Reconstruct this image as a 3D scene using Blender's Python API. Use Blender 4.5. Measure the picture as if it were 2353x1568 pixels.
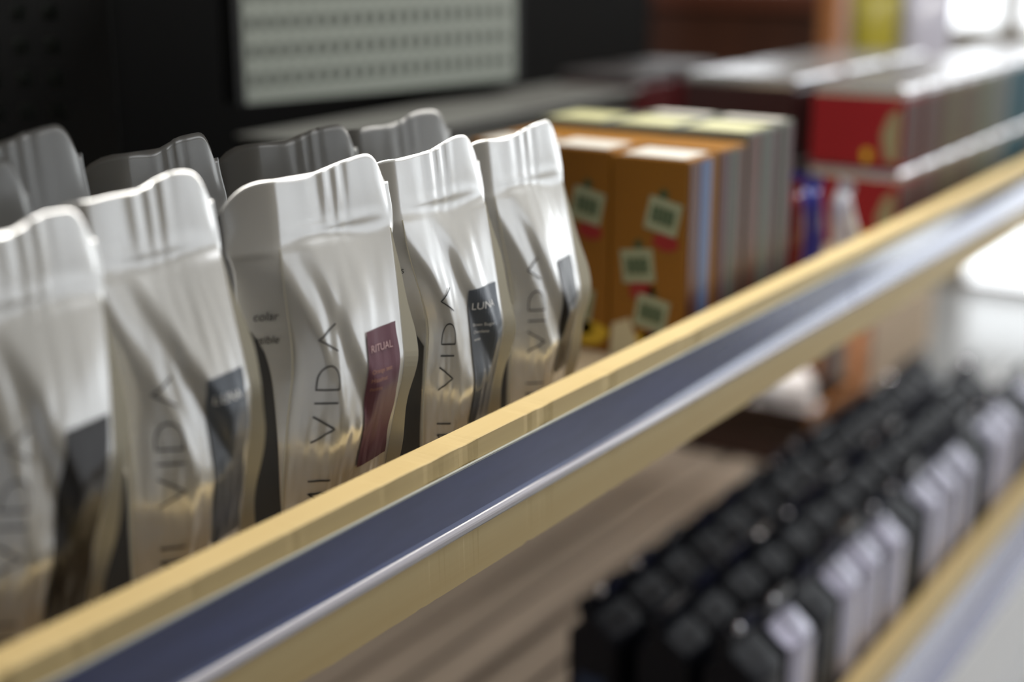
import bpy, bmesh, math, random
from mathutils import Vector, Matrix, noise

for o in list(bpy.data.objects):
    bpy.data.objects.remove(o, do_unlink=True)
SC = bpy.context.scene
COL = SC.collection
R = math.radians

# ------------------------------------------------------------------ camera
TILT, YAW = R(15.91), R(33.48)          # the rail runs along +X, the aisle is on -Y
CAM = Vector((0.0, -0.555, 0.3487))
fw = Vector((math.cos(YAW) * math.cos(TILT), math.sin(YAW) * math.cos(TILT), -math.sin(TILT)))
rt = Vector((math.sin(YAW), -math.cos(YAW), 0))
up = rt.cross(fw)
cam_data = bpy.data.cameras.new('camera')
cam = bpy.data.objects.new('camera', cam_data)
COL.objects.link(cam)
m = Matrix((rt, up, -fw)).transposed().to_4x4()
m.translation = CAM
cam.matrix_world = m
cam_data.lens = 50.0
cam_data.sensor_fit = 'HORIZONTAL'
cam_data.sensor_width = 35.9
cam_data.clip_start = 0.02
cam_data.dof.use_dof = True
cam_data.dof.focus_distance = 1.03
cam_data.dof.aperture_fstop = 1.7
SC.camera = cam

# ------------------------------------------------------------------ world, lights, exposure
SC.view_settings.view_transform = 'Standard'
SC.view_settings.look = 'None'
SC.view_settings.exposure = 0.0
SC.view_settings.gamma = 1.0
SC.view_settings.use_curve_mapping = False
world = bpy.data.worlds.new('world')
SC.world = world
world.use_nodes = True
world.node_tree.nodes['Background'].inputs[0].default_value = (0.92, 0.95, 1.0, 1)
world.node_tree.nodes['Background'].inputs[1].default_value = 0.20


def area(name, loc, target, sx, sy, power, color):
    l = bpy.data.lights.new(name, 'AREA')
    l.shape = 'RECTANGLE'
    l.size, l.size_y, l.energy, l.color = sx, sy, power, color
    o = bpy.data.objects.new(name, l)
    COL.objects.link(o)
    o.location = loc
    o.rotation_euler = (Vector(target) - Vector(loc)).to_track_quat('-Z', 'Y').to_euler()
    return o


area('ceiling_lamp', (1.70, -0.06, 1.45), (1.70, -0.06, 0.0), 2.2, 0.35, 38, (1.0, 0.965, 0.90))
area('aisle_lamp', (2.9, -1.1, 1.5), (2.6, 0.1, 0.0), 2.4, 0.6, 11, (0.95, 0.96, 1.0))
area('under_shelf_fill', (1.75, 0.42, -0.092), (1.75, 0.48, -0.65), 1.9, 0.04, 2.0, (1.0, 0.94, 0.88))  # fill light added under the shelf to brighten the lower deck
area('far_end_fill', (2.50, 0.40, -0.092), (3.15, 0.48, -0.40), 0.3, 0.10, 4.5, (1.0, 0.96, 0.92))  # fill light added for the post and board at the far end
area('lid_glint_light', (1.55, 1.35, 1.70), (1.55, 1.2, 0.0), 1.2, 0.15, 12, (0.85, 0.9, 1.0))  # light added so the tin lid rims catch a highlight
area('window_daylight', (5.7, -1.0, 0.5), (1.5, 0.0, -0.2), 3.2, 2.0, 4, (0.80, 0.89, 1.0))

# ------------------------------------------------------------------ materials
MATS = {}


def mat(name, color, rough=0.5, metal=0.0, spec=0.5, coat=0.0, noise_scale=0, noise_amt=0.0, bump=0.0,
        bump_scale=60, stretch=(1, 1, 1), emit=0.0, color2=None):
    if name in MATS:
        return MATS[name]
    m = bpy.data.materials.new(name)
    m.use_nodes = True
    nt = m.node_tree
    b = nt.nodes['Principled BSDF']
    b.inputs['Base Color'].default_value = (*color, 1)
    b.inputs['Roughness'].default_value = rough
    b.inputs['Metallic'].default_value = metal
    b.inputs['Specular IOR Level'].default_value = spec
    b.inputs['Coat Weight'].default_value = coat
    b.inputs['Coat Roughness'].default_value = 0.12
    if emit:
        b.inputs['Emission Color'].default_value = (*color, 1)
        b.inputs['Emission Strength'].default_value = emit
    tc = nt.nodes.new('ShaderNodeTexCoord')
    mp = nt.nodes.new('ShaderNodeMapping')
    mp.inputs['Scale'].default_value = stretch
    nt.links.new(tc.outputs['Object'], mp.inputs['Vector'])
    if noise_scale:
        n = nt.nodes.new('ShaderNodeTexNoise')
        n.inputs['Scale'].default_value = noise_scale
        n.inputs['Detail'].default_value = 5
        nt.links.new(mp.outputs[0], n.inputs['Vector'])
        r = nt.nodes.new('ShaderNodeValToRGB')
        c2 = color2 or tuple(c * (1 - noise_amt) for c in color)
        r.color_ramp.elements[0].position = 0.35
        r.color_ramp.elements[1].position = 0.65
        r.color_ramp.elements[0].color = (*c2, 1)
        r.color_ramp.elements[1].color = (*color, 1)
        nt.links.new(n.outputs['Fac'], r.inputs['Fac'])
        nt.links.new(r.outputs[0], b.inputs['Base Color'])
    if bump:
        n = nt.nodes.new('ShaderNodeTexNoise')
        n.inputs['Scale'].default_value = bump_scale
        n.inputs['Detail'].default_value = 3
        nt.links.new(mp.outputs[0], n.inputs['Vector'])
        bp = nt.nodes.new('ShaderNodeBump')
        bp.inputs['Strength'].default_value = bump
        bp.inputs['Distance'].default_value = 0.002
        nt.links.new(n.outputs['Fac'], bp.inputs['Height'])
        nt.links.new(bp.outputs[0], b.inputs['Normal'])
    MATS[name] = m
    return m


M_WOOD = mat('pine_wood', (0.77, 0.61, 0.31), 0.5, noise_scale=11, color2=(0.69, 0.50, 0.22), bump=0.12, bump_scale=90, stretch=(0.04, 2, 2))
M_DECK = mat('deck_wood', (0.42, 0.33, 0.22), 0.55, noise_scale=10, noise_amt=0.25, bump=0.1, stretch=(0.2, 2, 2))
M_TAPE = mat('price_strip_film', (0.045, 0.065, 0.21), 0.16, coat=0.5, noise_scale=9, noise_amt=0.3, stretch=(0.6, 1, 3))
M_CLEAR = mat('clear_plastic_lip', (0.42, 0.41, 0.46), 0.12, coat=1.0)
M_EDGE = mat('strip_edge_plastic', (0.45, 0.47, 0.45), 0.3)
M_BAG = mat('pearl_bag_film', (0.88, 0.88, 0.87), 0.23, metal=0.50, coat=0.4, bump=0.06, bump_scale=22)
M_BAGSHADE = mat('shaded_bag_film', (0.32, 0.32, 0.31), 0.3, metal=0.25, coat=0.2, bump=0.12, bump_scale=22)  # darker copy of the pearl film; back row shade is in the colour
M_SEAL = mat('cream_seal_film', (0.66, 0.63, 0.52), 0.4)
M_DARKP = mat('charcoal_print', (0.050, 0.050, 0.052), 0.45)
M_INK = mat('black_ink', (0.02, 0.02, 0.022), 0.4)
M_MAUVE = mat('mauve_label', (0.15, 0.062, 0.085), 0.38)
M_SLATE = mat('slate_label', (0.10, 0.115, 0.14), 0.3, coat=0.4)
M_BLACKL = mat('black_label', (0.018, 0.016, 0.016), 0.3, coat=0.5)
M_WTXT = mat('white_ink', (0.85, 0.85, 0.85), 0.5)
M_PTXT = mat('pink_ink', (0.62, 0.42, 0.42), 0.5)
M_OTXT = mat('ochre_ink', (0.42, 0.22, 0.14), 0.5)


# ------------------------------------------------------------------ helpers
def link(name, bm, material, parent=None, smooth=False, bevel=0.0):
    me = bpy.data.meshes.new(name)
    bm.normal_update()
    bm.to_mesh(me)
    bm.free()
    mats = material if isinstance(material, (list, tuple)) else [material]
    for mm in mats:
        me.materials.append(mm)
    if smooth:
        for p in me.polygons:
            p.use_smooth = True
    o = bpy.data.objects.new(name, me)
    COL.objects.link(o)
    if parent:
        o.parent = parent
    if bevel:
        b = o.modifiers.new('bevel', 'BEVEL')
        b.width = bevel
        b.segments = 2
        b.limit_method = 'ANGLE'
    return o


def tag(o, label, cat, group=None):
    o['label'] = label
    o['category'] = cat
    if group:
        o['group'] = group
    return o


def empty(name, loc, label=None, cat=None, group=None, rz=0.0):
    o = bpy.data.objects.new(name, None)
    COL.objects.link(o)
    o.empty_display_size = 0.05
    o.location = loc
    o.rotation_euler = (0, 0, rz)
    if label:
        tag(o, label, cat, group)
    return o


def structure(o):
    o['kind'] = 'structure'
    return o


def box(bm, x0, y0, z0, x1, y1, z1):
    vs = [bm.verts.new(p) for p in ((x0, y0, z0), (x1, y0, z0), (x1, y1, z0), (x0, y1, z0),
                                    (x0, y0, z1), (x1, y0, z1), (x1, y1, z1), (x0, y1, z1))]
    for f in ((3, 2, 1, 0), (4, 5, 6, 7), (0, 1, 5, 4), (1, 2, 6, 5), (2, 3, 7, 6), (3, 0, 4, 7)):
        bm.faces.new([vs[i] for i in f])


def bxo(name, dims, material, parent=None, bevel=0.0):
    bm = bmesh.new()
    box(bm, *dims)
    return link(name, bm, material, parent, bevel=bevel)


def prism(bm, pts, x0, x1, jag=None):
    """extrude a (y,z) outline along X; jag(x,y,z)->(dy,dz) varies it"""
    n = max(1, int((x1 - x0) / 0.006)) if jag else 1
    rings = []
    for i in range(n + 1):
        x = x0 + (x1 - x0) * i / n
        ring = []
        for (y, z) in pts:
            dy, dz = jag(x, y, z) if jag else (0, 0)
            ring.append(bm.verts.new((x, y + dy, z + dz)))
        rings.append(ring)
    k = len(pts)
    for a, b in zip(rings, rings[1:]):
        for j in range(k):
            bm.faces.new((a[j], b[j], b[(j + 1) % k], a[(j + 1) % k]))
    bm.faces.new(rings[0])
    bm.faces.new(list(reversed(rings[-1])))
    bmesh.ops.recalc_face_normals(bm, faces=bm.faces[:])


def lathe(bm, prof, seg=20, cx=0, cy=0):
    rings = []
    for r, z in prof:
        rings.append([bm.verts.new((cx + r * math.cos(2 * math.pi * i / seg), cy + r * math.sin(2 * math.pi * i / seg), z)) for i in range(seg)])
    for a, b in zip(rings, rings[1:]):
        for j in range(seg):
            bm.faces.new((a[j], a[(j + 1) % seg], b[(j + 1) % seg], b[j]))
    if prof[0][0] > 1e-5:
        bm.faces.new(list(reversed(rings[0])))
    if prof[-1][0] > 1e-5:
        bm.faces.new(rings[-1])


def sstep(a, b, x):
    t = max(0.0, min(1.0, (x - a) / (b - a)))
    return t * t * (3 - 2 * t)


def lerp(a, b, t):
    return a + (b - a) * t


TEXTS = {}


def text_geo(s, size, shear=0.0):
    key = (s, size, shear)
    if key in TEXTS:
        return TEXTS[key]
    cu = bpy.data.curves.new('txt', 'FONT')
    cu.body = s
    cu.size = size
    cu.shear = shear
    cu.resolution_u = 3
    o = bpy.data.objects.new('txt', cu)
    COL.objects.link(o)
    bpy.context.view_layer.update()
    ev = o.evaluated_get(bpy.context.evaluated_depsgraph_get())
    me = ev.to_mesh()
    vs = [(v.co.x, v.co.y) for v in me.vertices]
    fs = [tuple(p.vertices) for p in me.polygons]
    ev.to_mesh_clear()
    bpy.data.objects.remove(o, do_unlink=True)
    bpy.data.curves.remove(cu)
    TEXTS[key] = (vs, fs)
    return TEXTS[key]


# ------------------------------------------------------------------ setting
FLOOR_Z = -1.10
M_FLOOR = mat('floor_tile', (0.62, 0.62, 0.62), 0.22, noise_scale=2.5, noise_amt=0.08)
M_WALLE = mat('beige_wall', (0.50, 0.43, 0.32), 0.7, noise_scale=3, noise_amt=0.1)
M_WALLB = mat('dark_back_wall', (0.012, 0.012, 0.011), 0.8)
M_GLASS = mat('bright_window', (0.93, 0.97, 1.0), 0.2, emit=2.6)
M_BROWN = mat('brown_frame', (0.22, 0.15, 0.10), 0.6)
structure(bxo('floor', (-3, -4, FLOOR_Z - 0.05, 6.6, 4.2, FLOOR_Z), M_FLOOR))
structure(bxo('wall_back', (-3, 4.1, FLOOR_Z, 6.6, 4.2, 1.9), M_WALLB))
M_CEIL = mat('ceiling_paint', (0.55, 0.54, 0.5), 0.9)
structure(bxo('ceiling', (-3, -4, 1.9, 6.6, 4.2, 1.95), M_CEIL))
# end wall pieces round the openings (Y,Z)
bm = bmesh.new()
box(bm, 6.0, 1.29, FLOOR_Z, 6.1, 4.1, 0.65)
box(bm, 6.0, 1.29, 1.3, 6.1, 4.1, 1.9)
box(bm, 6.0, 1.29, 0.65, 6.1, 2.0, 1.3)
box(bm, 6.0, 3.7, 0.65, 6.1, 4.1, 1.3)
box(bm, 6.0, -0.30, -0.80, 6.1, 1.29, -0.03)
box(bm, 6.0, -3.4, -0.80, 6.1, -0.38, -0.03)
box(bm, 6.0, 0.99, -0.03, 6.1, 1.03, 1.3)
box(bm, 6.0, -4.0, 1.3, 6.1, 1.29, 1.9)
box(bm, 6.0, 1.11, FLOOR_Z, 6.1, 1.29, -0.80)
box(bm, 6.0, -0.38, FLOOR_Z, 6.1, -0.30, 1.3)
box(bm, 6.0, -4.0, FLOOR_Z, 6.1, -3.4, 1.3)
structure(link('wall_end', bm, M_WALLE))


def window(n, y0, y1, z0, z1):
    w = empty('window_%d' % n, (6.0, (y0 + y1) / 2, z0))
    structure(w)
    fr = 0.02
    bmf = bmesh.new()
    yc = (y0 + y1) / 2
    h = z1 - z0
    a, b = y0 - yc, y1 - yc
    box(bmf, 0.0, a, 0, 0.06, a + fr, h)
    box(bmf, 0.0, b - fr, 0, 0.06, b, h)
    box(bmf, 0.0, a + fr, 0, 0.06, b - fr, fr)
    box(bmf, 0.0, a + fr, h - fr, 0.06, b - fr, h)
    link('window_frame', bmf, M_BROWN, w)
    bxo('window_pane', (0.02, a + fr, fr, 0.04, b - fr, h - fr), M_GLASS, w)


window(1, 1.03, 1.29, -0.03, 1.3)
window(2, -0.30, 0.99, -0.03, 1.3)
window(3, -0.30, 1.11, -1.08, -0.80)
window(4, -3.4, -0.38, -0.03, 1.3)
window(5, -3.4, -0.38, -1.08, -0.80)
window(8, 2.0, 3.7, 0.65, 1.3)  # unseen window added so the tin lids reflect something bright

bm = bmesh.new()
box(bm, -3.0, -3.6, FLOOR_Z, 6.0, -3.5, -0.03)
box(bm, -3.0, -3.6, 1.3, 6.0, -3.5, 1.9)
box(bm, -3.0, -3.6, -0.03, 1.7, -3.5, 1.3)
structure(link('wall_front', bm, M_WALLE))
for n_, x_ in ((6, 1.7), (7, 3.9)):  # unseen glowing windows added to give the bags bright reflections
    w = empty('window_%d' % n_, (x_, -3.55, -0.03))
    structure(w)
    x2_ = 2.1
    bm = bmesh.new()
    box(bm, 0.0, 0.0, 0, 0.05, 0.05, 1.33)
    box(bm, x2_ - .05, 0.0, 0, x2_, 0.05, 1.33)
    box(bm, 0.05, 0.0, 0, x2_ - .05, 0.05, 0.05)
    box(bm, 0.05, 0.0, 1.28, x2_ - .05, 0.05, 1.33)
    link('window_frame', bm, M_BROWN, w)
    bxo('window_pane', (0.05, 0.02, 0.05, x2_ - .05, 0.03, 1.28), mat('added_window_glow', (0.90, 0.94, 1.0), .2, emit=0.55), w)

# ------------------------------------------------------------------ main shelf
X0, X1 = 0.05, 3.6


def jag(x, y, z):
    n1 = noise.noise(Vector((x * 30, z * 30, 1.7)))
    n2 = noise.noise(Vector((x * 190, 4.1, y * 10)))
    if abs(z) < 0.002 and y < 0.004:
        c = max(0.0, n1 - 0.25) * 0.006 + max(0.0, n2 - 0.35) * 0.003
        return (c * 0.9, -c)
    if z < -0.104:
        c = max(0.0, n1 - 0.2) * 0.004 + max(0.0, n2 - 0.25) * 0.004
        return (0.0, c)
    return (0.0, 0.0)


shelf = tag(empty('display_shelf', (0, 0, -0.106)), 'pale pine shop shelf with a grey blue price strip, holding the pearl coffee bags', 'shelf')


def part(name, bm, material, parent, off, **k):
    for v in bm.verts:
        v.co -= Vector(off)
    return link(name, bm, material, parent, **k)


SO = (0, 0, -0.106)
bm = bmesh.new()
prism(bm, [(0.0, -0.106), (0.023, -0.106), (0.023, 0.0), (0.0005, 0.0), (0.0, -0.0005)], X0, X1, jag)
part('front_board', bm, M_WOOD, shelf, SO)
bm = bmesh.new()
box(bm, X0, 0.0232, -0.078, X1, 0.56, -0.0605)
part('shelf_deck', bm, M_DECK, shelf, SO)
# price channel: curved dark film with thin top edge and convex clear lip
JX = 1.545
for k, (xa, xb) in enumerate(((X0, JX - 0.0015), (JX + 0.0015, X1))):
    bm = bmesh.new()
    n = 14

    def bend(x):
        """the loose film curls outwards more and more along the rail"""
        if x < 1.0:
            return 0.93
        return lerp(0.93, 0.72, (x - 1.0) / 0.55) if x < 1.55 else max(0.2, lerp(0.72, 0.34, (x - 1.55) / 0.7))
    nx_ = max(2, int((xb - xa) / 0.05))
    rings = []
    for ix in range(nx_ + 1):
        x = lerp(xa, xb, ix / nx_)
        a0 = bend(x)
        av = [a0 * i / 4 for i in range(4)] + [lerp(a0, 1, i / 8) for i in range(9)]
        ring = [bm.verts.new((x, -0.0012 - max(0.0, a - a0) * 0.041 * 0.42, lerp(-0.0165, -0.0575, a))) for a in av]
        ring += [bm.verts.new((x, -0.0002, -0.0575)), bm.verts.new((x, -0.0002, -0.0165))]
        rings.append(ring)
    for ra, rb in zip(rings, rings[1:]):
        for i_ in range(len(ra)):
            bm.faces.new((ra[i_], rb[i_], rb[(i_ + 1) % len(ra)], ra[(i_ + 1) % len(ra)]))
    bm.faces.new(rings[0])
    bm.faces.new(list(reversed(rings[-1])))
    bmesh.ops.recalc_face_normals(bm, faces=bm.faces[:])
    strip = part('price_strip', bm, M_TAPE, shelf, SO, smooth=False)
    bm = bmesh.new()
    box(bm, xa, -0.0026, -0.0170, xb, -0.0003, -0.0157)
    part('strip_edge', bm, M_EDGE, strip, (0, 0, 0))
    bm = bmesh.new()
    pts = [(-0.0002, -0.0576)]
    for i in range(9):
        a = R(95 + i * 21)
        pts.append((-0.0040 + 0.0042 * math.cos(a) * 0.9, -0.0617 + 0.0040 * math.sin(a)))
    pts.append((-0.0002, -0.0655))
    prism(bm, pts, xa, xb)
    part('clear_lip', bm, M_CLEAR, strip, (0, 0, 0), smooth=False)
for c in shelf.children:
    for cc in c.children:
        cc.location = (0, 0, 0.106)

# unseen counter added across the aisle to darken reflections in the bags
M_COUNT = mat('olive_brown_counter', (0.11, 0.09, 0.055), 0.6, noise_scale=3, noise_amt=.2)
isl = tag(empty('added_counter', (0.0, -1.7, FLOOR_Z)), 'unseen olive brown counter added across the aisle to darken reflections', 'counter')
bxo('counter_body', (-1.4, -0.25, 0.0, 1.5, 0.25, 1.08), M_COUNT, isl, .004)
bxo('counter_top', (-1.42, -0.27, 1.0805, 1.52, 0.27, 1.11), M_COUNT, isl, .004)

# unseen shelf added above the frame to keep the back rows in shade
ush = tag(bxo('added_shade_shelf', (-0.6, 0.09, 0.42, 1.13, 0.54, 0.445), M_DECK), 'unseen shelf board added above the coffee bags to shade the back rows', 'shelf')

# ------------------------------------------------------------------ lower shelf
LZ = -0.65
lower = tag(empty('lower_display_shelf', (0, 0, LZ)), 'lower pine shelf under the black coffee bags with a shiny price strip', 'shelf')
bm = bmesh.new()
prism(bm, [(0.0, -0.045), (0.023, -0.045), (0.023, 0.030), (0.0, 0.030)], 0.9, 3.6)
link('front_board', bm, M_WOOD, lower, bevel=0.001)
bm = bmesh.new()
outer = []
for i in range(9):
    a = i / 8
    outer.append((-0.001 - 0.022 * a * a, lerp(-0.018, -0.115, a)))
prism(bm, outer + [(0.0, -0.115), (0.0, -0.018)], 0.9, 3.6)
M_TAPE2 = mat('lower_strip_film', (0.30, 0.32, 0.50), 0.14, coat=1.0)
link('price_strip', bm, M_TAPE2, lower)
M_PLANK = mat('plank_wood', (0.62, 0.52, 0.42), 0.5, noise_scale=12, noise_amt=0.3, stretch=(0.15, 2, 2))
y = 0.024
i = 0
while y < 0.76:
    wdt = 0.062
    dz = [0, -0.004, 0.001, -0.003][i % 4]
    bxo('plank', (0.3, y, -0.020 + dz, 3.18 if y < .32 else 2.76, y + wdt, dz), M_PLANK, lower, bevel=0.002)
    y += wdt + 0.014
    i += 1
bxo('support_board', (0.3, 0.024, -0.045, 2.76, 0.78, -0.026), mat('dark_support', (0.10, 0.085, 0.06), 0.7), lower)
M_KICK = mat('light_grey_panel', (0.90, 0.90, 0.91), 0.45, noise_scale=1.5, noise_amt=0.06)
kick = tag(empty('base_cabinet', (0, 0, FLOOR_Z)), 'light grey base cabinet front below the lower pine shelf', 'cabinet')
bm = bmesh.new()
box(bm, 0.9, 0.006, 0.0, 3.6, 0.30, 0.40)
link('panel', bm, M_KICK, kick)
bxo('plinth', (0.9, -0.004, 0.0, 3.6, 0.0055, 0.06), M_KICK, kick)


# ------------------------------------------------------------------ coffee bags
class Bag:
    def __init__(s, X, Y, rot, w, H, wing, DX, DY, DR, DW, seed, d=0.076, zb=-0.0603, crisp=1.0, simple=False):
        s.__dict__.update(locals())
        rnd = random.Random(seed)
        s.tip = 0.08 + rnd.uniform(-0.10, 0.14)
        s.za, s.zt, s.zc = 0.60 + rnd.uniform(-.03, .03), 0.29 + rnd.uniform(-.03, .04), 0.44 + rnd.uniform(-.03, .03)
        s.tip += 0.16 if seed == 2 else 0.0
        s.tip2 = s.tip + 0.30 + rnd.uniform(-.05, .05)
        s.ph = rnd.uniform(0, 6)
        s.und = 0.38
        s.waist = 0.0 if simple else (0.019 if seed == 1 else 0.030 if seed == 2 else 0.020 if seed == 4 else 0.014)
        s.off = Vector((seed * 7.3, seed * 3.1, 0))

    def F(s, q, t):
        """depth share of the front face, and how far into the upper slope it is"""
        if s.simple:
            zt = lerp(s.za, s.zc, (q + 1) / 2)
            f = max(0.0, min(1.0, (t - zt) / (0.83 - zt)))
            return 1 - (0.75 * f + 0.25 * sstep(0, 1, f)), f
        ze = 0.825 + 0.012 * math.sin(q * 3 + s.ph)
        qt, tt = s.tip, s.zt
        # two lobes of the upper facet; the right one fills out higher up
        u1 = (ze - t) / (ze - tt)
        u2 = (ze - t) / (ze - s.zc)
        ql = s.tip - 0.52 + (0.74 - t) * (s.tip2 - s.tip + 0.48) / (0.74 - s.zc)      # second fold line
        k = sstep(-0.15, 0.18, q - ql)
        u = lerp(u1, u2, k)
        # left facet under the diagonal fold, rising from the base to the seal
        e0, e1 = 0.45, 0.45 - 0.43 * t
        g = (ze - 0.76) / (ze - tt)
        along = max(-0.3, (q + 1) / (qt + 1))
        L = e1 + along * (1.02 - (0.45 - 0.43 * tt)) - 0.35 * (0.3 - t if t < 0.3 else 0)
        if q > qt:
            L = max(L, 1.5)
        # right lower panel, slightly undercut
        Rr = 1.02 - 0.20 * max(0.0, q - 0.35) - s.und * max(0.0, 1 - t / 0.42) ** 1.1
        if q < qt:
            Rr = lerp(Rr, 1.02, 0)

        def smin(a, b, w):
            h = max(0.0, w - abs(a - b)) / w
            return min(a, b) - h * h * w * 0.25
        v = smin(smin(u, L, 0.06), Rr, 0.07)
        f = max(0.0, min(1.0, (t - 0.3) / 0.5))
        return max(0.0, v if v > 0.04 else 0.04 * math.exp((v - 0.04) / 0.04)), f

    def local(s, face, q, t):
        """face f/l/b/r, q in -1..1 going round (f: left->right), t 0..1"""
        w2, d2 = s.w / 2 + s.DW / 2 * t, s.d / 2
        edge = sstep(0.0, 0.05, t)
        if face == 'f':
            F, f = s.F(q, t)
            x = q * w2 + s.waist * (1 - sstep(.45, .8, t)) * max(0, -q)
            y = -d2 * F
            e = max(0.0, 1 - q * q)
            y -= ((0.007 if s.simple else 0.0025) * (1 - f) * sstep(0, .2, t) + (0.006 if s.simple else 0.002) * math.sin(math.pi * f)) * e
            if not s.simple:
                wt = sstep(0.76, 0.97, t)
                e2 = sstep(-0.75, -0.35, q) * (1 - sstep(0.15, 0.55, q))
                y += 0.035 * max(0.0, t - 0.8)
                y += wt * e2 * 0.0005 * math.sin(17 * q + s.ph + 2.5 * math.sin(5 * q))
                y -= 0.0006 * math.exp(-((t - 0.85) / 0.012) ** 2) * e
                fade = 1 - 0.85 * sstep(.62, .8, t)
                nn = 0.45 * fade * noise.noise(Vector((q * 1.5, t * 3.0, 0)) + s.off)
                n2 = fade * noise.noise(Vector((q * 6 + t * 3, t * 6, 3)) + s.off)
                n3 = noise.noise(Vector((q * 9, t * 13, 7)) + s.off) * sstep(.5, .2, t) if t < .5 else 0
                y += (0.0045 * nn + 0.0007 * n2 + 0.0012 * n3) * e ** .5 * edge
            y -= 0.0004
            z = t * s.H
            z += self_top(s, q) * sstep(.8, 1, t)
            z -= 0.021 * max(0.0, (q - 0.58) / 0.42) ** 2.8 * sstep(.8, 1, t)
        elif face in 'lr':
            sg = -1 if face == 'l' else 1
            Fc, f = s.F(sg, t)
            v = q if face == 'r' else -q      # -1 front, +1 back
            g = max(0.0, 1 - abs(v))
            wing = s.wing if face == 'l' else s.wing * 0.12
            x = sg * (w2 + wing * (1 - Fc) ** 1.6 * (g if t < .8 else g ** .9))
            if face == 'l':
                x += s.waist * (1 - sstep(.45, .8, t)) * (1 - v) / 2
            x -= sg * 0.003 * math.sin(math.pi * g / 1.0) * Fc
            y = 0.035 * max(0.0, t - 0.8) + v * (d2 * Fc + 0.0004) + (0.016 if face == 'l' else 0.0) * (1 - Fc) * g
            z = t * s.H + self_top(s, sg) * sstep(.8, 1, t)
            if face == 'l':
                z -= (0.022 * g ** 2.7) * sstep(.75, 1, t)
            else:
                z -= 0.021 * sstep(.8, 1, t)
        else:
            x = -q * w2
            Fa = lerp(s.F(-1, t)[0], s.F(1, t)[0], (-q + 1) / 2)
            y = 0.035 * max(0.0, t - 0.8) + d2 * Fa + 0.004 * (1 - q * q) * Fa + 0.0004
            z = t * s.H + self_top(s, -q) * sstep(.8, 1, t)
            z -= 0.021 * max(0.0, (-q - 0.58) / 0.42) ** 2.8 * sstep(.8, 1, t)
        # round the bottom edge a little
        k = 1 - 0.05 * (1 - sstep(0, 0.03, t))
        x *= k
        y *= k
        # twist, lean and shift from base to seal
        tt = sstep(0.1, 0.95, t)
        a = R(s.DR * tt)
        x, y = x * math.cos(a) - y * math.sin(a), x * math.sin(a) + y * math.cos(a)
        a = R(-s.rot)
        dx, dy = s.DX * tt, s.DY * tt
        x += dx * math.cos(a) - dy * math.sin(a)
        y += dx * math.sin(a) + dy * math.cos(a)
        return Vector((x, y, z))

    def on(s, face, q, t, off=0.0):
        p = s.local(face, q, t)
        if off:
            e = 0.02
            a = s.local(face, q + e, t) - s.local(face, q - e, t)
            b = s.local(face, q, min(1, t + e)) - s.local(face, q, t - e)
            n = a.cross(b)
            n.normalize()
            p = p + n * off
        return p


def self_top(s, q):
    return -0.0055 + 0.0075 * sstep(-0.5, 0.55, q) + 0.0006 * math.sin(q * 7 + s.ph) + (0.0012 if q > 0.05 else 0)


def bag_mesh(b, nf=56, nl=16, nb=12, nr=10, nt=100):
    bm = bmesh.new()
    rings = []
    for j in range(nt + 1):
        t = j / nt
        ring = []
        for face, n in (('f', nf), ('r', nr), ('b', nb), ('l', nl)):
            for i in range(n):
                ring.append(bm.verts.new(b.local(face, -1 + 2 * i / n, t)))
        rings.append(ring)
    k = len(rings[0])
    for a, c in zip(rings, rings[1:]):
        for i in range(k):
            bm.faces.new((a[i], a[(i + 1) % k], c[(i + 1) % k], c[i]))
    bm.faces.new(list(reversed(rings[0])))
    # close the seal: pair front with back
    top = rings[-1]
    bm.faces.new(top)
    return bm


def place_bag(b, label, group, material, name='coffee_bag', **res):
    root = empty(name, (b.X, b.Y, b.zb), label, 'coffee bag', group, R(b.rot))
    link('bag_body', bag_mesh(b, **res), material, root, smooth=True)
    return root


def flange(b, root, side, mm=None):
    """pressed seal strip standing proud of a front corner"""
    bm = bmesh.new()
    n = 60
    q = -1 if side == 'l' else 1
    prev = None
    for i in range(n + 1):
        t = 0.01 + 0.80 * i / n
        p = b.local('f', q, t)
        wd = (0.0062 if side == 'r' else 0.0028) * sstep(0, .1, i / n) * (1 - sstep(.65, 1.0, i / n)) + 0.0004
        if side == 'r':
            wd *= 1.25
        wd *= 1 + 0.18 * math.sin(t * 23 + b.ph)
        dirv = Vector((-0.55, -0.84, 0)) if side == 'l' else Vector((0.80, -0.60, 0))
        nrm = Vector((dirv.y, -dirv.x, 0))
        row = [bm.verts.new(p + dirv * a + nrm * c) for a, c in ((-0.0012, .0003), (wd, .0003), (wd, -.0003), (-0.0012, -.0003))]
        if prev:
            for k in range(4):
                bm.faces.new((prev[k], prev[(k + 1) % 4], row[(k + 1) % 4], row[k]))
        else:
            bm.faces.new(row)
        prev = row
    bm.faces.new(list(reversed(prev)))
    bmesh.ops.recalc_face_normals(bm, faces=bm.faces[:])
    o = link('edge_seal', bm, mm or M_SEAL, root, smooth=False)
    if not mm:
        o['label'] = 'cream pressed seal along the front corner'


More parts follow.
